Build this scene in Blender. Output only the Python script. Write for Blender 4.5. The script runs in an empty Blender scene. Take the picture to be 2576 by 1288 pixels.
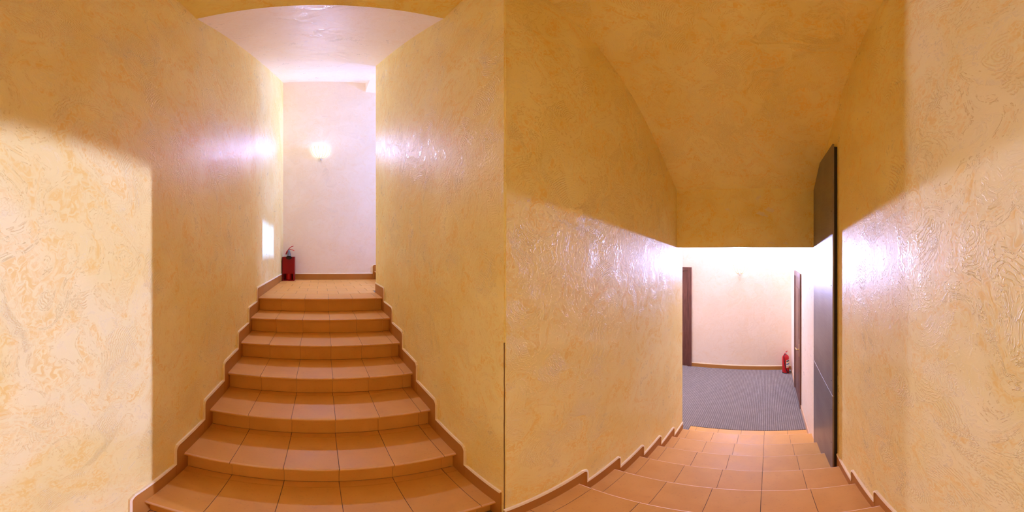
import bpy, bmesh, math, random
from mathutils import Vector, Matrix
random.seed(7)
S = bpy.context.scene
COL = S.collection
PI = math.pi

# ------------------------------------------------------------------ camera
H = 2.45                      # eye height above the lower floor (world z = 0)
FPX, YH, X0 = 714.54, 633.2, 807.04    # pixels per radian, horizon row, column of the +Y direction
cam = bpy.data.cameras.new('camera'); cam_o = bpy.data.objects.new('camera', cam); COL.objects.link(cam_o)
cam.type = 'PANO'
cc = cam.cycles if hasattr(cam, 'cycles') and hasattr(cam.cycles, 'panorama_type') else cam
cc.panorama_type = 'EQUIRECTANGULAR'
cc.longitude_min, cc.longitude_max = -1288 / FPX, 1288 / FPX
cc.latitude_min, cc.latitude_max = -(1288 - YH) / FPX, YH / FPX
cam.clip_start = .02
cam_o.location = (0, 0, H)
cam_o.rotation_euler = (PI / 2, 0, -(1288 - X0) / FPX)
S.camera = cam_o

# ------------------------------------------------------------------ world, daylight, exposure
w = bpy.data.worlds.new('world'); S.world = w; w.use_nodes = True
bg = w.node_tree.nodes['Background']; bg.inputs[0].default_value = (.62, .76, 1, 1); bg.inputs[1].default_value = 1.0
S.view_settings.view_transform = 'Standard'
S.view_settings.look = 'None'
S.view_settings.gamma = 1
S.view_settings.use_curve_mapping = False
S.view_settings.exposure = 0.56
cy = S.cycles
cy.use_denoising = True
cy.use_adaptive_sampling = True; cy.adaptive_threshold = .2; cy.adaptive_min_samples = 16
cy.max_bounces = 12; cy.diffuse_bounces = 10; cy.glossy_bounces = 3; cy.transparent_max_bounces = 12
cy.sample_clamp_indirect = 6; cy.caustics_reflective = False; cy.caustics_refractive = False

LOWER_LAMP_W = 250
UPPER_LAMP_W = 64
LAMP_COL = (.495, .545, 1.09)
# sky light falling in through the stairwell window of the top flight
sky = bpy.data.lights.new('window_daylight', 'AREA'); sky.shape = 'RECTANGLE'; sky.size = .5; sky.size_y = 1.0
sky.energy = 130; sky.color = (.12, .27, 1)
sky_o = bpy.data.objects.new('window_daylight', sky); COL.objects.link(sky_o)
sky_o.location = (3.72, 4.35, H + 1.745); sky_o.rotation_euler = (0, PI / 2, 0)
sun = bpy.data.lights.new('sun', 'SUN'); sun.energy = 9.0; sun.color = (.13, .28, 1); sun.angle = math.radians(1.5)
sun_o = bpy.data.objects.new('sun', sun); COL.objects.link(sun_o)
sun_o.rotation_euler = Vector((1, .12, .36)).to_track_quat('Z', 'Y').to_euler()

# ------------------------------------------------------------------ material helpers
def mat(name):
    m = bpy.data.materials.new(name); m.use_nodes = True
    nt = m.node_tree; b = nt.nodes['Principled BSDF']
    return m, nt, b
class G:
    """small node-graph helper"""
    def __init__(s, nt): s.nt = nt
    def n(s, t, **kw):
        x = s.nt.nodes.new(t)
        for k, v in kw.items():
            if k in x.inputs: s.set(x.inputs[k], v)
            else: setattr(x, k, v)
        return x
    def set(s, sock, v):
        if isinstance(v, bpy.types.NodeSocket): s.nt.links.new(v, sock)
        else: sock.default_value = v
    def math(s, op, a, b=0.0, c=None, clamp=False):
        x = s.nt.nodes.new('ShaderNodeMath'); x.operation = op; x.use_clamp = clamp
        s.set(x.inputs[0], a); s.set(x.inputs[1], b)
        if c is not None: s.set(x.inputs[2], c)
        return x.outputs[0]
    def vmath(s, op, a, b=None, scale=None):
        x = s.nt.nodes.new('ShaderNodeVectorMath'); x.operation = op
        s.set(x.inputs[0], a)
        if b is not None: s.set(x.inputs[1], b)
        if scale is not None: s.set(x.inputs['Scale'], scale)
        return x.outputs['Value'] if op in ('LENGTH', 'DOT_PRODUCT') else x.outputs[0]
    def noise(s, vec, scale, detail=4, rough=.5, dist=0.0):
        x = s.nt.nodes.new('ShaderNodeTexNoise'); s.set(x.inputs['Vector'], vec)
        x.inputs['Scale'].default_value = scale; x.inputs['Detail'].default_value = detail
        x.inputs['Roughness'].default_value = rough; x.inputs['Distortion'].default_value = dist
        return x
    def ramp(s, fac, lo, hi, a=0.0, b=1.0, smooth=True):
        x = s.nt.nodes.new('ShaderNodeMapRange'); x.interpolation_type = 'SMOOTHSTEP' if smooth else 'LINEAR'
        s.set(x.inputs['Value'], fac); x.inputs['From Min'].default_value = lo; x.inputs['From Max'].default_value = hi
        x.inputs['To Min'].default_value = a; x.inputs['To Max'].default_value = b
        return x.outputs[0]
    def mix(s, fac, a, b):
        x = s.nt.nodes.new('ShaderNodeMix'); x.data_type = 'RGBA'
        s.set(x.inputs[0], fac); s.set(x.inputs[6], a); s.set(x.inputs[7], b)
        return x.outputs[2]
    def coord(s, which='Object'):
        return s.nt.nodes.new('ShaderNodeTexCoord').outputs[which]
def rgb(r, g, b): return (r, g, b, 1)

def plaster(name, PL_A, PL_B, PL_C, PL_D, relief=1.0, freq=560.0):
    m, nt, b = mat(name); g = G(nt)
    P = nt.nodes.new('ShaderNodeUVMap').outputs[0]
    def n2(vec, scale, detail, rough, dist):
        x = g.noise(vec, scale, detail, rough, dist); x.noise_dimensions = '2D'; return x.outputs['Fac']
    big = n2(P, 1.25, 2, .55, .8)
    mid = n2(P, 5.2, 5, .66, 1.3)
    fine = n2(P, 34, 2, .66, 1.2)
    # trowel fans: arcs around scattered centres
    warp = g.vmath('ADD', P, g.vmath('SCALE', (1, .6, 0), scale=g.math('MULTIPLY', g.math('SUBTRACT', mid, .5), .13)))
    vor = g.n('ShaderNodeTexVoronoi', feature='F1', voronoi_dimensions='2D', Vector=warp, Scale=5.2)
    off = g.vmath('SCALE', g.vmath('SUBTRACT', vor.outputs['Color'], (.5, .5, .5)), scale=.34)
    loc = g.vmath('MULTIPLY', g.vmath('SUBTRACT', warp, g.vmath('ADD', vor.outputs['Position'], off)), (1, 1, 0))
    d = g.math('ADD', g.vmath('LENGTH', loc), g.math('MULTIPLY', fine, .010))
    arcs = g.ramp(g.math('SINE', g.math('MULTIPLY', d, freq)), .0, 1.0)
    sep = nt.nodes.new('ShaderNodeSeparateColor'); nt.links.new(vor.outputs['Color'], sep.inputs[0])
    amask = g.math('MULTIPLY', g.ramp(sep.outputs[0], .40, .75), g.ramp(mid, .44, .58))
    arcs = g.math('MULTIPLY', arcs, amask)
    # torn ridges left by the trowel edge, burnished flakes
    rid = g.ramp(g.math('ABSOLUTE', g.math('SUBTRACT', mid, .5)), .0, .010, 1, 0)
    rid = g.math('MULTIPLY', rid, g.ramp(fine, .42, .60))
    plate = g.math('MULTIPLY', g.ramp(mid, .58, .65), g.ramp(fine, .44, .54))
    # colour
    c = g.mix(g.ramp(big, .38, .62), rgb(*PL_A), rgb(*PL_B))
    stain = g.math('MULTIPLY', g.ramp(mid, .54, .34), g.ramp(fine, .36, .60))
    c = g.mix(g.math('MULTIPLY', stain, .60), c, rgb(*PL_C))
    c = g.mix(g.math('MULTIPLY', g.math('MAXIMUM', arcs, rid), .42), c, rgb(*PL_C))
    c = g.mix(g.math('MULTIPLY', plate, .35), c, rgb(*PL_D))
    nt.links.new(c, b.inputs['Base Color'])
    # gloss: waxed plaster with burnished flakes
    nt.links.new(g.math('SUBTRACT', .50, g.math('MULTIPLY', plate, .24)), b.inputs['Roughness'])
    b.inputs['Specular IOR Level'].default_value = .34
    # relief
    h = g.math('MULTIPLY', arcs, .50)
    h = g.math('ADD', h, g.math('MULTIPLY', rid, .38))
    h = g.math('ADD', h, g.math('MULTIPLY', mid, .55))
    h = g.math('ADD', h, g.math('MULTIPLY', fine, .30))
    h = g.math('ADD', h, g.math('MULTIPLY', plate, .12))
    bp = g.n('ShaderNodeBump', Strength=.85, Distance=.0035 * relief, Height=h)
    nt.links.new(bp.outputs[0], b.inputs['Normal'])
    return m
M_PL = plaster('ochre_plaster', (.935, .79, .31), (.972, .855, .40), (.89, .58, .10), (.98, .88, .52))
M_THICK = plaster('thick_trowelled_plaster', (.935, .79, .31), (.972, .855, .40), (.89, .58, .10), (.98, .88, .52), 1.15, 400.0)
M_PALE = plaster('lamplit_plaster', (.91, .80, .64), (.925, .825, .68), (.88, .72, .50), (.93, .86, .75), .6)  # lit copy of the ochre plaster, lamp light painted into its colour

def tile_mat(name, c1, c2, c3):
    m, nt, b = mat(name); g = G(nt); P = g.coord()
    inf = nt.nodes.new('ShaderNodeObjectInfo')
    P2 = g.vmath('ADD', P, g.vmath('SCALE', inf.outputs['Location'], scale=3.7))
    n1 = g.noise(P2, 5, 2, .55, .3).outputs['Fac']; n2 = g.noise(P2, 70, 1, .6).outputs['Fac']
    c = g.mix(g.ramp(n1, .3, .7), rgb(*c1), rgb(*c2))
    c = g.mix(g.math('MULTIPLY', inf.outputs['Random'], .35), c, rgb(*c3))
    c = g.mix(g.math('MULTIPLY', g.ramp(n2, .6, .75), .12), c, rgb(.30, .15, .06))
    nt.links.new(c, b.inputs['Base Color'])
    nt.links.new(g.ramp(n1, .3, .7, .44, .54), b.inputs['Roughness']); b.inputs['Specular IOR Level'].default_value = .28
    bp = g.n('ShaderNodeBump', Strength=.10, Distance=.002, Height=n2); nt.links.new(bp.outputs[0], b.inputs['Normal'])
    return m
M_TILE = tile_mat('terracotta_tile', (.70, .365, .085), (.76, .41, .105), (.67, .33, .065))
M_SKIRT = tile_mat('skirting_tile', (.43, .185, .032), (.47, .21, .04), (.40, .165, .028))

def plain(name, col, rough=.5, metal=0.0, spec=.5, noise=0.0, nscale=30, bump=0.0):
    m, nt, b = mat(name); g = G(nt); P = g.coord()
    n = g.noise(P, nscale, 4, .6).outputs['Fac']
    c = g.mix(g.math('MULTIPLY', n, noise), rgb(*col), rgb(*[x * .55 for x in col]))
    nt.links.new(c, b.inputs['Base Color'])
    b.inputs['Roughness'].default_value = rough; b.inputs['Metallic'].default_value = metal
    b.inputs['Specular IOR Level'].default_value = spec
    if bump:
        bp = g.n('ShaderNodeBump', Strength=bump, Distance=.002, Height=n); nt.links.new(bp.outputs[0], b.inputs['Normal'])
    return m
M_NOSE_GLINT = tile_mat('nosing_highlight', (.80, .50, .28), (.84, .55, .33), (.76, .45, .23))  # paler tile colour painting the light caught along the nosing
M_GROUT = plain('grout', (.27, .19, .12), .9, noise=.5)
M_LIP = plain('plaster_lip', (.95, .82, .55), .6, noise=.15, bump=.4)
M_RED = plain('red_enamel', (.62, .008, .012), .32, noise=.1)
M_REDP = plain('red_painted_sheet', (.27, .003, .004), .55, spec=.25, noise=.2)
M_BLACK = plain('black_rubber', (.012, .012, .014), .5)
M_DARK = plain('dark_gap', (.02, .017, .015), .7)
M_HORN = plain('grey_plastic', (.10, .11, .12), .45)
M_BRASS = plain('brass', (.85, .62, .28), .28, 1.0)
M_CHROME = plain('bright_metal', (.7, .7, .7), .25, 1.0)
M_OCHRE = plain('ochre_skirting', (.50, .235, .05), .45, noise=.25)
M_PALEW = plain('pale_wood_skirting', (.72, .47, .27), .45, noise=.3)
M_WHITE = plain('white_label', (.80, .80, .76), .5)
M_BLUE = plain('blue_print', (.05, .16, .36), .5)
M_YEL = plain('yellow_print', (.75, .55, .18), .5)
M_SCREW = plain('screw_metal', (.10, .09, .08), .4, 1.0)

def wood():
    m, nt, b = mat('dark_wood'); g = G(nt); P = g.coord()
    st = g.vmath('MULTIPLY', P, (18, 18, 1.2))
    n = g.noise(st, 2.2, 6, .6, .8).outputs['Fac']
    c = g.mix(g.ramp(n, .3, .72), rgb(.105, .034, .022), rgb(.215, .085, .058))
    nt.links.new(c, b.inputs['Base Color']); b.inputs['Roughness'].default_value = .36
    bp = g.n('ShaderNodeBump', Strength=.12, Distance=.001, Height=n); nt.links.new(bp.outputs[0], b.inputs['Normal'])
    return m
M_WOOD = wood()

def brushed():
    m, nt, b = mat('brushed_dark_metal'); g = G(nt); P = g.coord()
    n = g.noise(g.vmath('MULTIPLY', P, (3, 3, 160)), 2, 4, .6).outputs['Fac']
    big = g.noise(P, 2.2, 3).outputs['Fac']
    c = g.mix(g.ramp(big, .3, .7), rgb(.24, .215, .21), rgb(.30, .275, .27))
    nt.links.new(c, b.inputs['Base Color']); b.inputs['Metallic'].default_value = .85
    nt.links.new(g.ramp(n, .3, .7, .36, .46), b.inputs['Roughness'])
    bp = g.n('ShaderNodeBump', Strength=.05, Distance=.001, Height=n); nt.links.new(bp.outputs[0], b.inputs['Normal'])
    return m
M_METAL = brushed()

def carpet():
    m, nt, b = mat('ribbed_carpet'); g = G(nt); P = g.coord()
    sep = nt.nodes.new('ShaderNodeSeparateXYZ'); nt.links.new(P, sep.inputs[0])
    y = g.math('ADD', sep.outputs[1], g.math('MULTIPLY', g.noise(P, 18, 2).outputs['Fac'], .004))
    s1 = g.math('SINE', g.math('MULTIPLY', y, 2 * PI / .026))
    row = g.noise(g.vmath('MULTIPLY', P, (2.0, 40, 1)), 3, 3, .6).outputs['Fac']
    fib = g.noise(P, 220, 3, .7).outputs['Fac']; pat = g.noise(P, 9, 4, .7).outputs['Fac']
    c = g.mix(g.math('MULTIPLY', g.ramp(s1, .1, 1.0), .8), rgb(.22, .19, .165), rgb(.46, .41, .36))
    c = g.mix(g.math('MULTIPLY', g.ramp(row, .4, .65), .55), c, rgb(.19, .165, .145))
    c = g.mix(g.math('MULTIPLY', g.ramp(pat, .45, .7), .25), c, rgb(.36, .32, .28))
    c = g.mix(g.math('MULTIPLY', g.ramp(fib, .45, .65), .5), c, rgb(.13, .11, .095))
    nt.links.new(c, b.inputs['Base Color']); b.inputs['Roughness'].default_value = .95
    b.inputs['Specular IOR Level'].default_value = .1
    h = g.math('ADD', g.math('MULTIPLY', s1, .5), fib)
    bp = g.n('ShaderNodeBump', Strength=.6, Distance=.004, Height=h); nt.links.new(bp.outputs[0], b.inputs['Normal'])
    return m
M_CARPET = carpet()

def lamp_glass():
    m = bpy.data.materials.new('frosted_lamp_glass'); m.use_nodes = True; nt = m.node_tree; nt.nodes.clear(); g = G(nt)
    out = g.n('ShaderNodeOutputMaterial'); tr = g.n('ShaderNodeBsdfTransparent'); em = g.n('ShaderNodeEmission')
    tr.inputs[0].default_value = (1, .97, .90, 1)
    em.inputs[0].default_value = (1, .96, .86, 1); em.inputs[1].default_value = 1.3
    mx = g.n('ShaderNodeMixShader'); mx.inputs[0].default_value = .40
    nt.links.new(tr.outputs[0], mx.inputs[1]); nt.links.new(em.outputs[0], mx.inputs[2]); nt.links.new(mx.outputs[0], out.inputs[0])
    return m
M_GLASS = lamp_glass()
def emit(name, col, st):
    m = bpy.data.materials.new(name); m.use_nodes = True; nt = m.node_tree; nt.nodes.clear(); g = G(nt)
    out = g.n('ShaderNodeOutputMaterial'); em = g.n('ShaderNodeEmission'); em.inputs[0].default_value = (*col, 1); em.inputs[1].default_value = st
    nt.links.new(em.outputs[0], out.inputs[0]); return m
M_BULB = emit('bulb_glow', (1, .95, .85), 12)
M_PANE = bpy.data.materials.new('window_pane'); M_PANE.use_nodes = True; _nt = M_PANE.node_tree; _nt.nodes.clear(); _g = G(_nt)
_o = _g.n('ShaderNodeOutputMaterial'); _t = _g.n('ShaderNodeBsdfTransparent'); _s = _g.n('ShaderNodeBsdfGlossy'); _s.inputs['Roughness'].default_value = .02
_m = _g.n('ShaderNodeMixShader'); _m.inputs[0].default_value = .06
_nt.links.new(_t.outputs[0], _m.inputs[1]); _nt.links.new(_s.outputs[0], _m.inputs[2]); _nt.links.new(_m.outputs[0], _o.inputs[0])

# ------------------------------------------------------------------ mesh helpers
def link(o, parent=None):
    COL.objects.link(o)
    if parent is not None: o.parent = parent
    return o
def metre_uv(me):
    """unwrap each face flat, in metres, so trowel marks keep one size on every wall"""
    uv = me.uv_layers.new(name='UVMap')
    for p in me.polygons:
        n = p.normal; k = max(range(3), key=lambda i: abs(n[i]))
        for li in p.loop_indices:
            c = me.vertices[me.loops[li].vertex_index].co
            uv.data[li].uv = (c.y + 3.1, c.z) if k == 0 else (c.x + 9.3, c.z) if k == 1 else (c.x + 17.7, c.y)
def mesh(name, verts, faces, m, parent=None, smooth=False, fix=True):
    me = bpy.data.meshes.new(name); me.from_pydata([tuple(v) for v in verts], [], faces); me.update()
    if fix:
        bm = bmesh.new(); bm.from_mesh(me); bmesh.ops.recalc_face_normals(bm, faces=bm.faces); bm.to_mesh(me); bm.free()
    me.materials.append(m)
    if m in (M_PL, M_PALE, M_THICK): metre_uv(me)
    if smooth:
        for p in me.polygons: p.use_smooth = True
    return link(bpy.data.objects.new(name, me), parent)
def empty(name, loc=(0, 0, 0), rz=0.0):
    o = bpy.data.objects.new(name, None); o.location = loc; o.rotation_euler = (0, 0, rz); o.empty_display_size = .1
    return link(o)
def tag(o, label=None, cat=None, group=None, kind=None):
    if label: o['label'] = label
    if cat: o['category'] = cat
    if group: o['group'] = group
    if kind: o['kind'] = kind
    return o
def struct(o, label, cat=None): return tag(o, label, cat, kind='structure')
def boxvf(a, b):
    (x0, y0, z0), (x1, y1, z1) = a, b
    v = [(x0,y0,z0),(x1,y0,z0),(x1,y1,z0),(x0,y1,z0),(x0,y0,z1),(x1,y0,z1),(x1,y1,z1),(x0,y1,z1)]
    f = [(0,3,2,1),(4,5,6,7),(0,1,5,4),(1,2,6,5),(2,3,7,6),(3,0,4,7)]
    return v, f
def box(name, a, b, m, parent=None, bev=0.0, seg=2):
    v, f = boxvf(a, b); o = mesh(name, v, f, m, parent)
    if bev:
        bm = bmesh.new(); bm.from_mesh(o.data)
        bmesh.ops.bevel(bm, geom=bm.edges[:], offset=bev, segments=seg, affect='EDGES', profile=.6)
        bm.to_mesh(o.data); bm.free()
    return o
def multi(name, parts, m, parent=None):
    V, F = [], []
    for v, f in parts:
        b = len(V); V += v; F += [tuple(i + b for i in q) for q in f]
    return mesh(name, V, F, m, parent)
def prism_vf(poly, a, b, axis):
    """extrude a closed 2-D outline from a to b along axis ('x': outline is (y,z); 'y': (x,z); 'z': (x,y))"""
    def p(u, v, t): return (t, u, v) if axis == 'x' else (u, t, v) if axis == 'y' else (u, v, t)
    n = len(poly)
    V = [p(u, v, a) for u, v in poly] + [p(u, v, b) for u, v in poly]
    F = [tuple(range(n)), tuple(range(2 * n - 1, n - 1, -1))] + [(i, (i + 1) % n, n + (i + 1) % n, n + i) for i in range(n)]
    return V, F
def prism(name, poly, a, b, axis, m, parent=None):
    V, F = prism_vf(poly, a, b, axis); return mesh(name, V, F, m, parent)
def lathe(name, prof, m, parent=None, seg=24, loc=(0, 0, 0), a0=0.0, a1=2 * PI, sy=1.0):
    full = abs(a1 - a0 - 2 * PI) < 1e-6
    k = seg if full else seg + 1
    V, F = [], []
    for r, z in prof:
        for i in range(k):
            t = a0 + (a1 - a0) * i / seg
            V.append((loc[0] + r * math.cos(t), loc[1] + sy * r * math.sin(t), loc[2] + z))
    for j in range(len(prof) - 1):
        for i in range(seg):
            i2 = (i + 1) % k if full else i + 1
            F.append((j*k + i, j*k + i2, (j+1)*k + i2, (j+1)*k + i))
    return mesh(name, V, F, m, parent, smooth=True)
def tube(name, pts, r, m, parent=None, seg=8):
    V, F = [], []; pts = [Vector(p) for p in pts]; n = len(pts)
    for i, p in enumerate(pts):
        d = (pts[min(i+1, n-1)] - pts[max(i-1, 0)]).normalized()
        u = d.cross(Vector((0, 0, 1)))
        if u.length < 1e-3: u = d.cross(Vector((1, 0, 0)))
        u.normalize(); v = d.cross(u)
        rr = r[i] if isinstance(r, (list, tuple)) else r
        for k in range(seg):
            t = 2 * PI * k / seg; V.append(p + u * (rr * math.cos(t)) + v * (rr * math.sin(t)))
    for i in range(n - 1):
        for k in range(seg):
            k2 = (k + 1) % seg; F.append((i*seg + k, i*seg + k2, (i+1)*seg + k2, (i+1)*seg + k))
    F.append(tuple(range(seg))[::-1]); F.append(tuple(range((n-1)*seg, n*seg)))
    return mesh(name, V, F, m, parent, smooth=True)

# ------------------------------------------------------------------ measured layout (z relative to the eye unless Z())
Z = lambda z: z + H
WXL, WXR = -.715, .706            # side walls of the rising flight (x)
SXL, SXR = -.705, .698            # skirting faces
WYL, WYR = .933, -.5075           # side walls of the falling flight (y)
SYL, SYR = .923, -.4975
T = [(.9864 + .3658 * k, -1.4634 + .1556 * k) for k in range(7)]      # rising nosings (y, z)
D = [(1.1917 + .3675 * k, -1.5995 - .1349 * k) for k in range(6)]     # falling nosings (x, z)
ZL = D[0][1]                      # landing level
ZU = T[6][1]                      # upper landing level
YB = 5.36                         # upper back wall
XB = 5.55                         # lower back wall
CF, YC = 1.807, 1.529             # flat ceiling level and its far edge
BX0, BX1, BZ0, BZ1 = 2.84, 3.04, .0456, .64
YE = 3.60                         # end of the rising flight's far side wall
def slope(y): return CF + (y - YC) * (3.66 - CF) / (YB - YC)

# ------------------------------------------------------------------ walls and ceilings
top = Z(4.2)
wl = box('wall_left', (WXL - .15, WYR - .15, -.1), (WXL, YB + .15, top), M_PL)
struct(wl, 'mottled ochre plaster wall beside the stairs going up, with a lit patch')
wr = box('wall_right', (WXL - .15, WYR - .15, -.1), (BX0, WYR, Z(CF) + .1), M_THICK)
struct(wr, 'heavily trowelled ochre plaster wall beside the stairs going down')
# the block between both flights, with a slightly ragged arris
def ragged_corner():
    V, F = [], []
    n = 120; z0, z1 = -.1, Z(slope(YE)) + .4
    zs = [z0 + (z1 - z0) * i / n for i in range(n + 1)]
    B_ = []
    for z in zs:
        j = random.uniform(0, .0028); k = random.uniform(0, .0028)
        B_.append([(WXR, YE, z), (WXR, WYL + .006 + k, z), (WXR + .0035 + j * .5, WYL + .0035 + k * .5, z), (WXR + .006 + j, WYL, z), (BX1, WYL, z)])
    out = [(BX1, WYL + .16), (WXR + .15, WYL + .16), (WXR + .15, YE)]
    for b_, z in zip(B_, zs):
        V += b_ + [(x, y, z) for x, y in out]
    k = 8
    for i in range(n):
        for a in range(k):
            c = (a + 1) % k; F.append((i*k + a, i*k + c, (i+1)*k + c, (i+1)*k + a))
    F.append(tuple(range(k))[::-1]); F.append(tuple(range(n*k, n*k + k)))
    return V, F
V, F = ragged_corner()
wc = struct(mesh('wall_corner', V, F, M_PL), 'plaster wall with a sharp upright corner between the two flights')
M_ARRIS_SHADE = plain('arris_shadow_line', (.30, .19, .08), .8, noise=.5)  # dark colour painting the shadow line down the lower arris
wc.data.materials.append(M_ARRIS_SHADE)
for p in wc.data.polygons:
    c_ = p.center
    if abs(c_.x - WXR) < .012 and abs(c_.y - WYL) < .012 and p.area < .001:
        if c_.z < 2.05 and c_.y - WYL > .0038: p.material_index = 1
struct(box('wall_back_upper', (WXL - .15, YB, Z(-1.2)), (3.75, YB + .15, top), M_PALE), 'lamplight-tinted plaster end wall of the upper landing behind the lit sconce')
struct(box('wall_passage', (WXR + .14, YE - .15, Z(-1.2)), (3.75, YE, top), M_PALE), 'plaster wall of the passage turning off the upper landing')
# falling-flight ceiling and flat ceiling over the landing
prof = [(WXL - .1, CF), (.50, CF), (.95, 1.645), (1.34, 1.475), (1.86, 1.225), (2.27, .985), (BX0 + .05, .615), (BX0 + .05, CF + .25), (WXL - .1, CF + .25)]
prof = [(x, Z(z)) for x, z in prof]
cl = multi('ceiling', [prism_vf(prof, WYR - .12, WYL + .05, 'y'), boxvf((WXL - .1, WYL + .05, Z(CF)), (WXR + .1, YC, Z(CF) + .25))], M_PL)
struct(cl, 'ochre plaster ceiling sloping down over the lower flight')
sp = [(YC, Z(CF)), (YB + .1, Z(slope(YB + .1))), (YB + .1, top), (YC - .02, top), (YC - .02, Z(CF) + .02)]
struct(prism('ceiling_upper', sp, WXL - .1, .85, 'x', M_PALE), 'lamplight-tinted plaster ceiling rising over the upper flight')
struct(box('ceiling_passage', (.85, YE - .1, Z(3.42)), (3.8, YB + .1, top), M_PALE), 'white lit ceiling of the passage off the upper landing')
lintel = struct(box('wall_lintel', (BX0, WYR - .1, Z(BZ0)), (BX1, WYL + .05, Z(BZ1) + .6), M_PL), 'flat ochre plaster beam face above the opening to the lower hall')
M_CHIP = plain('bare_plaster_chip', (.965, .85, .55), .55, noise=.2, bump=.3)
for cy_, cz_, w_, h_, rot in ((.085, .545, .085, .045, -.5), (-.03, .425, .12, .06, .15), (.055, .375, .13, .05, .35), (.40, .43, .06, .03, .1), (-.03, .09, .10, .03, .1), (-.19, .085, .06, .03, 0)):
    nn = 19; pts = []
    for i in range(nn):
        t = 2 * PI * i / nn; rr = random.uniform(.30, 1.15)
        a_, b_ = w_ / 2 * rr * math.cos(t), h_ / 2 * rr * math.sin(t)
        pts.append((cy_ + a_ * math.cos(rot) - b_ * math.sin(rot), Z(cz_ + a_ * math.sin(rot) + b_ * math.cos(rot))))
    prism('plaster_chip', pts, BX0 - .0012, BX0, 'x', M_CHIP, lintel)
# lower hall
WR2 = -.478
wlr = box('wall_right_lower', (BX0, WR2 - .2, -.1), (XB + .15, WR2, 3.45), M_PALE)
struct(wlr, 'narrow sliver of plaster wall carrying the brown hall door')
struct(box('wall_back_lower', (XB, WR2 - .1, -.1), (XB + .15, 3.2, 3.45), M_PALE), 'lamplight-tinted plaster end wall of the carpeted hall below the sconce')
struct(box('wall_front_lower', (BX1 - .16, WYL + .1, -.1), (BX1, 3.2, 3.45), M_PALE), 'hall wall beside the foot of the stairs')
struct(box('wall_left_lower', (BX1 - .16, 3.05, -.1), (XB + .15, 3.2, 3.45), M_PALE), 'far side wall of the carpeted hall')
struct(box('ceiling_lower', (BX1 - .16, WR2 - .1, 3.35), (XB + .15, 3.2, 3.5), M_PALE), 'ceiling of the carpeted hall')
# wall end with the window that lights the upper passage
WX0, WX1 = 3.60, 3.75; wy0, wy1, wz0, wz1 = 3.85, 4.85, Z(1.47), Z(2.02)
we = multi('wall_window', [boxvf((WX0, YE - .1, Z(-1.2)), (WX1, YB + .1, wz0)), boxvf((WX0, YE - .1, wz1), (WX1, YB + .1, top)),
     boxvf((WX0, YE - .1, wz0), (WX1, wy0, wz1)), boxvf((WX0, wy1, wz0), (WX1, YB + .1, wz1))], M_PL)
struct(we, 'window wall at the head of the passage stairs')
wn = empty('window_1', (WX0 + .1, (wy0 + wy1) / 2, wz0)); struct(wn, 'casement window at the head of the passage stairs')
M_WFR = plain('white_window_frame', (.75, .75, .74), .4)
yc = (wy0 + wy1) / 2
for a, b_ in (((-.025, wy0 - yc, 0), (.025, wy1 - yc, .05)), ((-.025, wy0 - yc, wz1 - wz0 - .05), (.025, wy1 - yc, wz1 - wz0)),
              ((-.025, wy0 - yc, .05), (.025, wy0 - yc + .05, wz1 - wz0 - .05)), ((-.025, wy1 - yc - .05, .05), (.025, wy1 - yc, wz1 - wz0 - .05))):
    box('window_frame', a, b_, M_WFR, wn)
box('window_pane', (-.003, wy0 - yc + .05, .05), (.003, wy1 - yc - .05, wz1 - wz0 - .05), M_PANE, wn)

# ------------------------------------------------------------------ tiles
TW, TG = .27, .0032
NT = .022                          # tile thickness
TD, OV = .352, .042                # tread tile depth, nosing overhang
def nosing_profile(dep):
    return [(dep, 0), (.010, 0), (.004, -.0025), (.0008, -.0075), (.0, -.012), (.0015, -.018), (.006, -.022), (dep, -.022)]
_cache = {}
def tile_data(kind, wdt, dep, m):
    key = (kind, round(wdt, 4), round(dep, 4), m.name)
    if key in _cache: return _cache[key]
    if kind == 'nose': V, F = prism_vf(nosing_profile(dep), 0, wdt, 'x')
    elif kind == 'riser': V, F = boxvf((0, 0, 0), (wdt, .012, dep))
    else:
        e = .0015
        V = [(e, e, 0), (wdt-e, e, 0), (wdt-e, dep-e, 0), (e, dep-e, 0), (0,0,-e),(wdt,0,-e),(wdt,dep,-e),(0,dep,-e),(0,0,-NT),(wdt,0,-NT),(wdt,dep,-NT),(0,dep,-NT)]
        F = [(0,1,2,3)] + [(4+i,4+(i+1)%4,(i+1)%4,i) for i in range(4)] + [(8+i,8+(i+1)%4,4+(i+1)%4,4+i) for i in range(4)] + [(11,10,9,8)]
    me = bpy.data.meshes.new(kind + '_tile'); me.from_pydata(V, [], F); me.update()
    bm = bmesh.new(); bm.from_mesh(me); bmesh.ops.recalc_face_normals(bm, faces=bm.faces); bm.to_mesh(me); bm.free()
    me.materials.append(m)
    if kind == 'nose':                       # edge highlight painted on the rounded lip, paler than the tile field
        me.materials.append(M_NOSE_GLINT)
        for p in me.polygons:
            if p.normal.y < -.15 and p.normal.z > .2: p.material_index = 1
    _cache[key] = me; return me
def put(name, me, parent, loc, rz=0.0):
    o = bpy.data.objects.new(name, me); o.location = loc; o.rotation_euler = (0, 0, rz); return link(o, parent)
def spans(lo, hi, joint):
    """tile spans between lo and hi with joints at joint + k*TW"""
    k = math.ceil((lo - joint) / TW - 1e-6); xs = []
    x = joint + k * TW
    while x < hi - 1e-6:
        if x > lo + .02 and x < hi - .02: xs.append(x)
        x += TW
    xs = [lo] + xs + [hi]
    return [(xs[i] + (TG / 2 if i else 0), xs[i+1] - (TG / 2 if i + 2 < len(xs) else 0)) for i in range(len(xs) - 1)]

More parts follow.
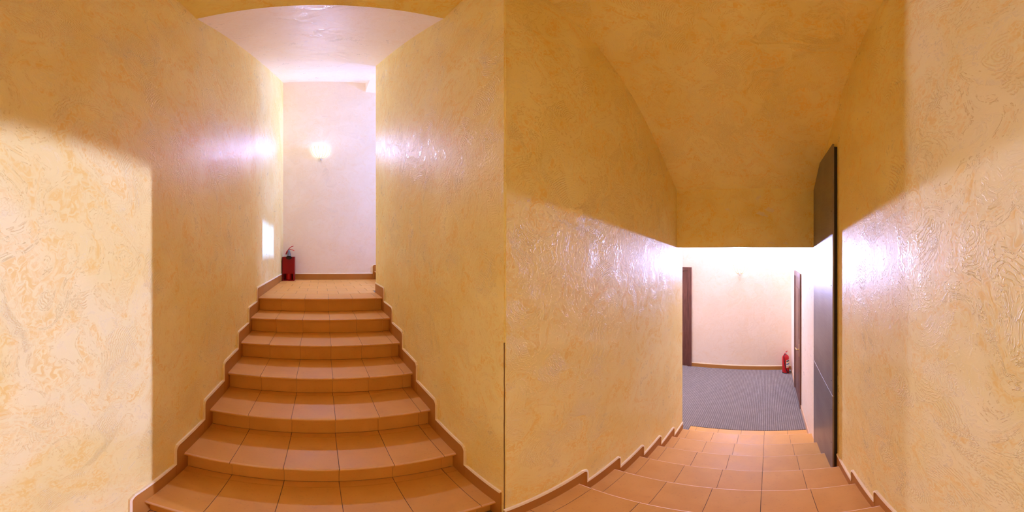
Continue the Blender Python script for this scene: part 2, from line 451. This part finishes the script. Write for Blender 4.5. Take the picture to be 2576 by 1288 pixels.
def flight(root, u0, u1, joint, steps, zfloor, last_open, strip=True):
    """steps: list of (v, z) nosings in local frame, v forward and rising. local x = across, y = forward, z = world height"""
    cols = spans(u0, u1, joint)
    core = [(steps[0][0] + OV + .012, zfloor)]
    prev = zfloor
    for i, (v, z) in enumerate(steps):
        nxt = steps[i+1][0] if i + 1 < len(steps) else v + TD + .06
        core += [(v + OV + .012, z - .0225), (nxt + OV + .012, z - .0225)]
        for a, b_ in cols:
            put('tread_tile', tile_data('nose', b_ - a, TD, M_TILE), root, (a, v, z))
            put('riser_tile', tile_data('riser', b_ - a + .0016, z - NT - prev - .003, M_TILE), root, (a - .0008, v + OV, prev + .0015))
            if strip and not (last_open and i == len(steps) - 1):
                dep = nxt + OV - (v + TD + TG)
                put('strip_tile', tile_data('flat', b_ - a, dep, M_TILE), root, (a, v + TD + TG, z))
        prev = z
    core += [(core[-1][0], zfloor)]
    # close outline
    prism('stair_core', core, u0, u1, 'x', M_GROUT, root)
    # grout bed just below the tile faces
    for i, (v, z) in enumerate(steps):
        nxt = steps[i+1][0] if i + 1 < len(steps) else v + TD - OV
        box('grout_bed', (u0, v + .012, z - .020), (u1, nxt + OV, z - .0035), M_GROUT, root)

# rising flight: local frame == world
up = empty('stair_flight'); tag(up, 'terracotta tiled stairs climbing to the upper landing with the red stand', 'stairs')
flight(up, SXL, SXR, -.4505, [(y, Z(z)) for y, z in T], Z(ZL), True)
# falling flight seen from above: build it as a rising flight facing back towards the camera
# local x = across, forward = -world x ; nosing of each tread faces +x (down the stairs)
dn = empty('stair_flight', (0, 0, 0), PI / 2)          # local x -> world y, local y -> world -x
tag(dn, 'terracotta tiled stairs dropping from the middle landing to the carpeted hall', 'stairs')
steps_d = [(-x, Z(z)) for x, z in reversed(D)]
flight(dn, SYR, SYL, .8408 - 10 * TW, steps_d, 0.0, True)
# third flight, beyond the upper landing, climbing to +x
X3 = 1.02
t3 = empty('stair_flight', (0, 0, 0), -PI / 2)         # local x -> -y, local y -> +x
tag(t3, 'first step of the next stairs at the edge of the upper landing', 'stairs')
flight(t3, -(YB - .012), -(YE + .01), -4.2, [(X3 + .3658 * k, Z(ZU + .1556 * (k + 1))) for k in range(6)], Z(ZU) - .3, True)

# landing floors
def tiled_floor(name, label, x0, x1, y0, y1, z, rows_axis, edge, rows, joint, lo=-.30):
    f = box(name, (x0, y0, z + lo), (x1, y1, z - .0035), M_GROUT); struct(f, label)
    return f
fu = tiled_floor('floor_upper', 'terracotta tiled upper landing laid in staggered rows', WXL, X3 + .3, T[6][0] + TD, YB, Z(ZU), None, None, None, None)
y = T[6][0] + TD + TG; k = 0
while y < YB - .05:
    dep = min(TW, YB - .012 - y)
    for a, b_ in spans(SXL, X3 + OV - .002, -.4505 + (TW / 2 if k % 2 == 0 else 0)):
        if y < YE and a > SXR: continue
        if y < YE: b_ = min(b_, SXR)
        put('tile', tile_data('flat', b_ - a, dep - TG, M_TILE), fu, (a, y, Z(ZU)))
    y += dep; k += 1
fm = tiled_floor('floor', 'terracotta tiled middle landing between the two flights', WXL, D[0][0] - TD, WYR, T[0][0] + .1, Z(ZL), None, None, None, None)
x = D[0][0] - TD - TG; k = 0
while x > WXL + .03:
    dep = min(TW, x - SXL)
    y1 = SYL if x > SXR else T[0][0] + OV - .002
    for a, b_ in spans(SYR, y1, .8408 + (TW / 2 if k % 2 == 0 else 0)):
        put('tile', tile_data('flat', dep - TG, b_ - a, M_TILE), fm, (x - dep + TG, a, Z(ZL)))
    x -= dep; k += 1
# lower hall floor
CX = 3.36
fl = box('floor_lower', (D[5][0] - .2, WR2 - .02, -.1), (XB, 3.1, -.0035), M_GROUT); struct(fl, 'floor of the lower hall, tiled strip then grey carpet')
for a, b_ in spans(WR2 + .002, SYL, .8408 - 10 * TW):
    put('tile', tile_data('flat', CX - D[5][0] + OV - TG, b_ - a, M_TILE), fl, (D[5][0] - OV, a, 0.0))
cpt = box('carpet', (CX, WR2 + .012, -.0034), (XB - .012, 3.04, .004), M_CARPET)
tag(cpt, 'grey ribbed carpet covering the lower hall floor', 'carpet')
box('carpet_strip', (BX1 + .002, SYL + .002, -.0034), (CX, 3.04, .004), M_CARPET, cpt)

# ------------------------------------------------------------------ skirting tiles
def skirt_outline(a, b, zlo, ztop, r, round_end):
    """outline in (v,z): from a to b, rounded top corner at round_end ('a' or 'b' or None)"""
    p = []
    arc = [(r - r * math.cos(t), r * math.sin(t) - r) for t in [i * PI / 2 / 6 for i in range(7)]]
    topv = []
    if round_end == 'a':
        topv = [(a + dx, ztop + dz) for dx, dz in arc] + [(b, ztop)]
    elif round_end == 'b':
        topv = [(a, ztop)] + [(b - dx, ztop + dz) for dx, dz in reversed(arc)]
    else: topv = [(a, ztop), (b, ztop)]
    return [(a, zlo)] + topv + [(b, zlo)], topv
def skirt_piece(parent, axis, face, wall, a, b, zlo, ztop, round_end=None, r=.035, zlow_end=None):
    poly, topv = skirt_outline(a, b, zlo, ztop, r, round_end)
    f0, f1 = sorted((face, wall))
    ax = {'x': 'y', 'y': 'x'}[axis]            # run along axis; extrude across
    o = prism('skirting_tile', poly, f0, f1, 'x' if axis == 'y' else 'y', M_SKIRT, parent)
    # lip of plaster built up along the top edge
    s = 1 if face > wall else -1
    g0, g1 = wall, face + s * .004
    path = list(topv)
    if round_end == 'a' and zlow_end is not None: path = [(a, zlow_end)] + path
    if round_end == 'b' and zlow_end is not None: path = path + [(b, zlow_end)]
    n = len(path); outp = []
    for i, (u, z) in enumerate(path):
        p0, p1 = path[max(i-1, 0)], path[min(i+1, n-1)]
        dx, dz = p1[0] - p0[0], p1[1] - p0[1]; L = math.hypot(dx, dz) or 1
        t = .013 + random.uniform(-.003, .004)
        outp.append((u - dz / L * t, z + dx / L * t))
    V, F = [], []
    for (u, z), (u2, z2) in zip(path, outp):
        for q in (g0, g1):
            V.append((q, u, z) if axis == 'y' else (u, q, z))
        for q in (g0, g1 - s * .004):
            V.append((q, u2, z2) if axis == 'y' else (u2, q, z2))
    for i in range(n - 1):
        b0, b1 = i * 4, i * 4 + 4
        F += [(b0 + 1, b1 + 1, b1 + 3, b0 + 3), (b0 + 3, b1 + 3, b1 + 2, b0 + 2), (b0, b1, b1 + 1, b0 + 1)]
    F += [(0, 1, 3, 2), (n*4-4, n*4-2, n*4-1, n*4-3)]
    mesh('plaster_edge', V, F, M_LIP, parent)
    return o

SH, AH = .118, .088
def rising_skirt(name, label, face, wall, y_start, y_end, z_extra_start):
    bsk = empty(name); struct(bsk, label)
    for k, (y, z) in enumerate(T):
        a = y - AH if k else y_start
        b_ = T[k+1][0] - AH if k + 1 < len(T) else y_end
        zlo = (T[k-1][1] if k else ZL)
        skirt_piece(bsk, 'y', face, wall, a, b_ - .0015, Z(zlo), Z(z + SH), 'a' if (k or z_extra_start) else None, zlow_end=Z(zlo + SH) if k else Z(ZL + .1))
    return bsk
bl = rising_skirt('baseboard_left', 'stepped brown skirting tiles up the wall with the lit patch', SXL, WXL, T[0][0] - AH, YB - .012, True)
skirt_piece(bl, 'y', SXL, WXL, WYR, T[0][0] - AH - .002, Z(ZL), Z(ZL + .1))
br = rising_skirt('baseboard_right', 'stepped brown skirting tiles up the wall beside the sharp corner', SXR, WXR, .955, YE, False)
# upper landing back wall, stepping up at the next stairs
bb = empty('baseboard_back'); struct(bb, 'brown skirting along the end of the upper landing, stepping up at one end')
skirt_piece(bb, 'x', YB - .010, YB, SXL, X3 - .035, Z(ZU), Z(ZU + .108))
skirt_piece(bb, 'x', YB - .010, YB, X3 - .033, X3 + .31, Z(ZU), Z(ZU + .1556 + .118), 'a', zlow_end=Z(ZU + .108))
# falling flight
SHD, AHD = .094, .066
def falling_skirt(name, label, face, wall, x_start, cut):
    bsk = empty(name); struct(bsk, label)
    for k, (x, z) in enumerate(D):
        a = D[k-1][0] + AHD if k else x_start
        b_ = x + AHD
        if k == 5: b_ = BX1 - .004
        zlo = D[k+1][1] if k + 1 < len(D) else -H
        segs = [(a, b_)]
        if cut:
            if a < cut[0] < b_: segs = [(a, cut[0])]
            elif cut[0] <= a and b_ <= cut[1]: continue
            elif a < cut[1] < b_: segs = [(cut[1], b_)]
        for s0, s1 in segs:
            full = abs(s1 - b_) < 1e-6 and k < 5
            skirt_piece(bsk, 'x', face, wall, s0, s1 - .0015, Z(zlo), Z(z + SHD), 'b' if full else None, zlow_end=Z(zlo + SHD))
    return bsk
bdl = falling_skirt('baseboard_left_lower', 'stepped brown skirting tiles down the wall past the sharp corner', SYL, WYL, SXR, None)
bdr = falling_skirt('baseboard_right_lower', 'stepped brown skirting tiles down the wall towards the dark metal panel', SYR, WYR, SXL, (1.985, BX0))
skb = empty('baseboard_back_lower'); struct(skb, 'thin ochre skirting along the end wall of the hall')
box('skirting_board', (XB - .012, WR2 + .013, 0), (XB, 1.505, .082), M_OCHRE, skb, bev=.003)
box('plaster_edge', (XB - .010, WR2 + .013, .082), (XB, 1.505, .096), M_LIP, skb)
skr = empty('baseboard_right_hall'); struct(skr, 'pale skirting under the hall door wall at the foot of the stairs')
box('skirting_board', (3.06, WR2, 0), (3.925, WR2 + .012, .085), M_PALEW, skr, bev=.003)
box('skirting_board', (4.79, WR2, 0), (XB - .012, WR2 + .012, .085), M_PALEW, skr, bev=.003)

# ------------------------------------------------------------------ brushed metal panel on the wall of the falling flight
PY = -.470
pn = empty('metal_panel', (2.0, WYR, Z(D[3][1]))); tag(pn, 'tall dark brushed metal panel screwed to the wall beside the falling stairs', 'panel')
pl = lambda x, z: (x - 2.0, z - D[3][1])
seam = -1.147
loY, hiY = PY - .012 - WYR, PY - WYR
up_poly = [pl(2.0, seam + .002), pl(2.0, .82), pl(2.50, .82), pl(BX0 - .003, .632), pl(BX0 - .003, seam + .002)]
prism('upper_sheet', up_poly, loY, hiY, 'y', M_METAL, pn)
lo_poly = [pl(2.0, D[3][1] + .002), pl(2.0, seam - .002), pl(BX0 - .003, seam - .002), pl(BX0 - .003, D[5][1] + .002),
           pl(D[4][0] + .001, D[5][1] + .002), pl(D[4][0] + .001, D[4][1] + .002), pl(D[3][0] + .001, D[4][1] + .002), pl(D[3][0] + .001, D[3][1] + .002)]
prism('lower_sheet', lo_poly, loY, hiY, 'y', M_METAL, pn)
seam_o = box('seam_strip', (0, loY, seam - .002 - D[3][1]), (BX0 - .003 - 2.0, hiY + .0012, seam + .002 - D[3][1]), M_CHROME, pn)
back_poly = [pl(2.006, D[3][1] + .003), pl(2.006, .80), pl(2.50, .80), pl(BX0 - .004, .61)] + [(x - .0005, z + .001) for x, z in lo_poly[3:]]
prism('backing_board', back_poly, .0003, loY, 'y', M_DARK, pn)
scr = []
for z in (.30, -.25, -1.02, -1.30, -1.66): scr.append((2.04, z))
for z in (.16, -.27, -.99, -1.19, -1.9): scr.append((BX0 - .035, z))
for x, z in scr:
    so = lathe('screw', [(0, .003), (.0035, .0025), (.005, .0005), (.005, 0)], M_SCREW, pn, 10, (0, 0, 0))
    so.location = (x - 2.0, hiY, z - D[3][1]); so.rotation_euler = (-PI / 2, 0, 0)

# ------------------------------------------------------------------ sconces
def sconce(name, loc, rz, watts, label, soft=.05):
    """bowl sconce; local +y points away from the wall, origin at the wall under the bowl"""
    r = empty(name, loc, rz); tag(r, label, 'sconce', 'bowl sconces on the end walls')
    R, HB, DEP = .180, .215, .85
    prof = [(.018, 0)] + [(R * math.sin(t), HB * (1 - math.cos(t)) ** 1.05) for t in [PI / 2 * i / 12 for i in range(2, 13)]] + [(R + .004, HB + .008)]
    lathe('glass_bowl', prof, M_GLASS, r, 32, (0, .012, .012), 0, PI, DEP)
    for ang in (18, 52, 75, 105, 128, 162):
        t = math.radians(ang)
        pts = [((q + .002) * math.cos(t), .012 + DEP * (q + .002) * math.sin(t), .012 + z) for q, z in prof]
        tube('rib', pts, .0035, M_BRASS, r, 6)
    lathe('finial', [(0, -.022), (.010, -.018), (.017, -.006), (.020, .006), (.014, .018), (.0, .022)], M_WHITE, r, 16, (0, .022, 0))
    box('backplate', (-.05, 0, .03), (.05, .010, .19), M_WHITE, r, bev=.004)
    tube('lamp_arm', [(0, .01, .10), (0, .05, .10), (0, .075, .13)], .009, M_BRASS, r, 8)
    lathe('bulb', [(.012, .12), (.016, .14), (.028, .175), (.030, .195), (.022, .215), (0, .225)], M_BULB, r, 16, (0, .085, .0))
    L = bpy.data.lights.new('lamp_light', 'POINT'); L.energy = watts; L.color = LAMP_COL; L.shadow_soft_size = soft
    L.use_nodes = True; ln = L.node_tree; em = ln.nodes['Emission']
    fo = ln.nodes.new('ShaderNodeLightFalloff'); fo.inputs['Strength'].default_value = 1.0; fo.inputs['Smooth'].default_value = .6
    prev = None
    for out, k in (('Quadratic', .20), ('Linear', .47), ('Constant', .075)):     # gentle falloff: the photograph is an exposure blend
        ad = ln.nodes.new('ShaderNodeMath'); ad.operation = 'MULTIPLY_ADD'; ad.inputs[1].default_value = k; ad.inputs[2].default_value = 0
        ln.links.new(fo.outputs[out], ad.inputs[0])
        if prev: ln.links.new(prev, ad.inputs[2])
        prev = ad.outputs[0]
    ln.links.new(ad.outputs[0], em.inputs['Strength'])
    lo = bpy.data.objects.new('lamp_light', L); lo.location = (0, .085, .235); link(lo, r)
    return r
sconce('wall_sconce', (-.0, YB, Z(1.80)), PI, UPPER_LAMP_W, 'lit glass bowl sconce high on the end wall of the upper landing', .11)
sconce('wall_sconce', (XB, .53, Z(-.445)), PI / 2, LOWER_LAMP_W, 'lit glass bowl sconce on the end wall of the carpeted hall')

# ------------------------------------------------------------------ doors of the hall
d1 = empty('door_1', (XB, 1.505, 0)); struct(d1, 'dark brown wooden door at the end wall of the hall')
CW, DW, DHH = .075, .86, 2.06
box('casing', (-.034, 0, 0), (0, CW, DHH + CW), M_WOOD, d1, bev=.004)
box('casing', (-.034, CW + DW, 0), (0, 2 * CW + DW, DHH + CW), M_WOOD, d1, bev=.004)
box('casing', (-.034, CW, DHH), (0, CW + DW, DHH + CW), M_WOOD, d1, bev=.004)
box('door_stop', (-.014, CW, 0), (0, CW + .02, DHH), M_WOOD, d1)
box('door_leaf', (-.009, CW + .02, .008), (0, CW + DW, DHH - .004), M_WOOD, d1, bev=.002)
for a, b_ in (((-.013, CW + .14, .18), (-.009, CW + DW - .12, .95)), ((-.013, CW + .14, 1.1), (-.009, CW + DW - .12, DHH - .16))):
    box('door_panel', a, b_, M_WOOD, d1, bev=.002)
hd = box('handle_plate', (-.017, CW + DW - .085, .90), (-.009, CW + DW - .05, 1.10), M_BRASS, d1, bev=.003)
tube('handle', [(-.017, CW + DW - .068, 1.04), (-.06, CW + DW - .068, 1.04), (-.065, CW + DW - .10, 1.04), (-.065, CW + DW - .19, 1.035)], .008, M_BRASS, d1)
d2 = empty('door_2', (3.93, WR2, 0)); struct(d2, 'dark brown wooden door with a brass handle in the hall side wall')
W2 = .70
box('casing', (0, 0, 0), (CW, .022, DHH + CW), M_WOOD, d2, bev=.004)
box('casing', (CW + W2, 0, 0), (2 * CW + W2, .022, DHH + CW), M_WOOD, d2, bev=.004)
box('casing', (CW, 0, DHH), (CW + W2, .022, DHH + CW), M_WOOD, d2, bev=.004)
box('door_stop', (CW, 0, .006), (CW + .02, .016, DHH), M_WOOD, d2)
box('door_leaf', (CW + .02, 0, .008), (CW + W2, .010, DHH - .004), M_WOOD, d2, bev=.002)
for a, b_ in (((CW + .14, .010, .18), (CW + W2 - .12, .014, .9)), ((CW + .14, .010, 1.12), (CW + W2 - .12, .014, DHH - .16))):
    box('door_panel', a, b_, M_WOOD, d2, bev=.002)
box('handle_plate', (CW + .05, .010, .86), (CW + .085, .018, 1.06), M_BRASS, d2, bev=.003)
tube('handle', [(CW + .068, .018, .98), (CW + .068, .05, .98), (CW + .10, .056, .98), (CW + .19, .056, .97)], .009, M_BRASS, d2)

# ------------------------------------------------------------------ powder extinguisher on the carpet
ex = empty('fire_extinguisher', (5.40, -.355, .004)); tag(ex, 'red fire extinguisher with a black hose standing on the carpet', 'extinguisher')
R = .066
lathe('cylinder', [(0, .0), (R - .006, .0), (R - .003, .012), (R, .016), (R, .335), (R - .006, .36), (R - .022, .382), (.026, .396), (.022, .402), (.022, .41), (0, .41)], M_RED, ex, 28)
lathe('foot_ring', [(R + .001, .0), (R + .002, .003), (R + .002, .016), (R - .001, .018)], M_BLACK, ex, 28)
lathe('valve', [(.020, .40), (.020, .425), (.014, .43), (.014, .45), (0, .45)], M_CHROME, ex, 16)
tube('carry_handle', [(0, 0, .432), (-.03, .012, .437), (-.075, .032, .430)], [.008, .009, .006], M_RED, ex)
tube('squeeze_lever', [(.004, 0, .445), (-.03, -.012, .472), (-.065, -.034, .498)], [.008, .009, .006], M_RED, ex)
lathe('gauge', [(0, .0), (.014, .0), (.014, .012), (0, .012)], M_CHROME, ex, 14, (0, -.024, .424))
tube('hose', [(-.018, .006, .418), (-.05, .028, .414), (-.072, .040, .38), (-.076, .034, .30), (-.080, .018, .20), (-.080, -.004, .11), (-.080, -.024, .05), (-.086, -.036, .016)], .008, M_BLACK, ex)
lathe('hose_tip', [(0, -.006), (.009, -.004), (.010, .008), (.007, .016), (0, .018)], M_RED, ex, 10, (-.088, -.040, .008))
def band(name, m, z0, z1, a0, a1, rr):
    V, F = [], []; n = 10
    for i in range(n + 1):
        t = a0 + (a1 - a0) * i / n
        V += [(rr * math.cos(t), rr * math.sin(t), z0), (rr * math.cos(t), rr * math.sin(t), z1)]
    for i in range(n): F.append((2*i, 2*i+2, 2*i+3, 2*i+1))
    return mesh(name, V, F, m, ex, smooth=True)
A0, A1 = math.radians(186), math.radians(262)
lb = band('label_sheet', M_WHITE, .13, .30, A0, A1, R + .0008)
for nm, m_, z0, z1 in (('label_print', M_BLACK, .262, .290), ('label_print', M_YEL, .238, .258), ('label_print', M_BLUE, .195, .222), ('label_print', M_YEL, .138, .150), ('label_print', M_BLACK, .155, .160)):
    b_ = band(nm, m_, z0, z1, A0 + .06, A1 - .06, R + .0014); b_.parent = lb
# ------------------------------------------------------------------ gas extinguisher in its red sheet-metal stand
st = empty('extinguisher_stand', (-.588, 5.215, Z(ZU))); tag(st, 'red sheet metal floor stand in the corner of the upper landing', 'stand')
sw, sd, sh, th = .108, .105, .435, .004
box('front_panel', (-sw, -sd, .13), (sw, -sd + th, sh), M_REDP, st, bev=.0015)
box('side_panel', (-sw, -sd + th, 0), (-sw + th, sd, sh), M_REDP, st)
box('side_panel', (sw - th, -sd + th, 0), (sw, sd, sh), M_REDP, st)
box('back_panel', (-sw + th, sd - th, 0), (sw - th, sd, sh), M_REDP, st)
box('bottom_shelf', (-sw + th, -sd + th, .004), (sw - th, sd - th, .010), M_REDP, st)
box('front_leg', (-sw, -sd, 0), (-sw + .02, -sd + th, .13), M_REDP, st)
box('front_leg', (sw - .02, -sd, 0), (sw, -sd + th, .13), M_REDP, st)
box('front_rail', (-sw + .02, -sd, 0), (sw - .02, -sd + th, .014), M_REDP, st)
g2 = empty('fire_extinguisher', (-.588, 5.215, Z(ZU) + .0105)); tag(g2, 'gas fire extinguisher with a wide black horn sitting in the red floor stand', 'extinguisher')
lathe('cylinder', [(0, 0), (.052, 0), (.056, .01), (.056, .37), (.05, .41), (.03, .44), (.02, .45), (0, .45)], M_RED, g2, 24)
lathe('valve', [(.020, .447), (.022, .455), (.022, .50), (.014, .51), (0, .512)], M_CHROME, g2, 14)
tube('valve_guard', [(-.055, .0, .47), (-.035, -.005, .52), (-.012, -.01, .545)], [.012, .014, .012], M_RED, g2)
tube('squeeze_lever', [(-.015, 0, .560), (.02, -.02, .590), (.05, -.03, .612), (.088, -.04, .622)], [.007, .007, .006, .005], M_RED, g2, 8)
tube('carry_handle', [(-.015, 0, .556), (.03, -.02, .558), (.075, -.03, .550), (.105, -.04, .536)], [.008, .007, .006, .005], M_RED, g2, 8)
tube('horn_pipe', [(0, 0, .50), (0, -.03, .545), (.004, -.05, .545)], .010, M_BLACK, g2)
hn = lathe('horn', [(.014, 0), (.020, .02), (.030, .08), (.044, .165), (.050, .175), (.047, .175), (.030, .10), (.012, .02), (.0, .018)], M_HORN, g2, 24)
hn.location = (.004, -.055, .548); hn.rotation_euler = Vector((.08, -.62, -.78)).to_track_quat('Z', 'Y').to_euler()
lathe('horn_mouth', [(0, .168), (.047, .1755), (.051, .178), (.051, .170)], M_BLACK, hn, 24)
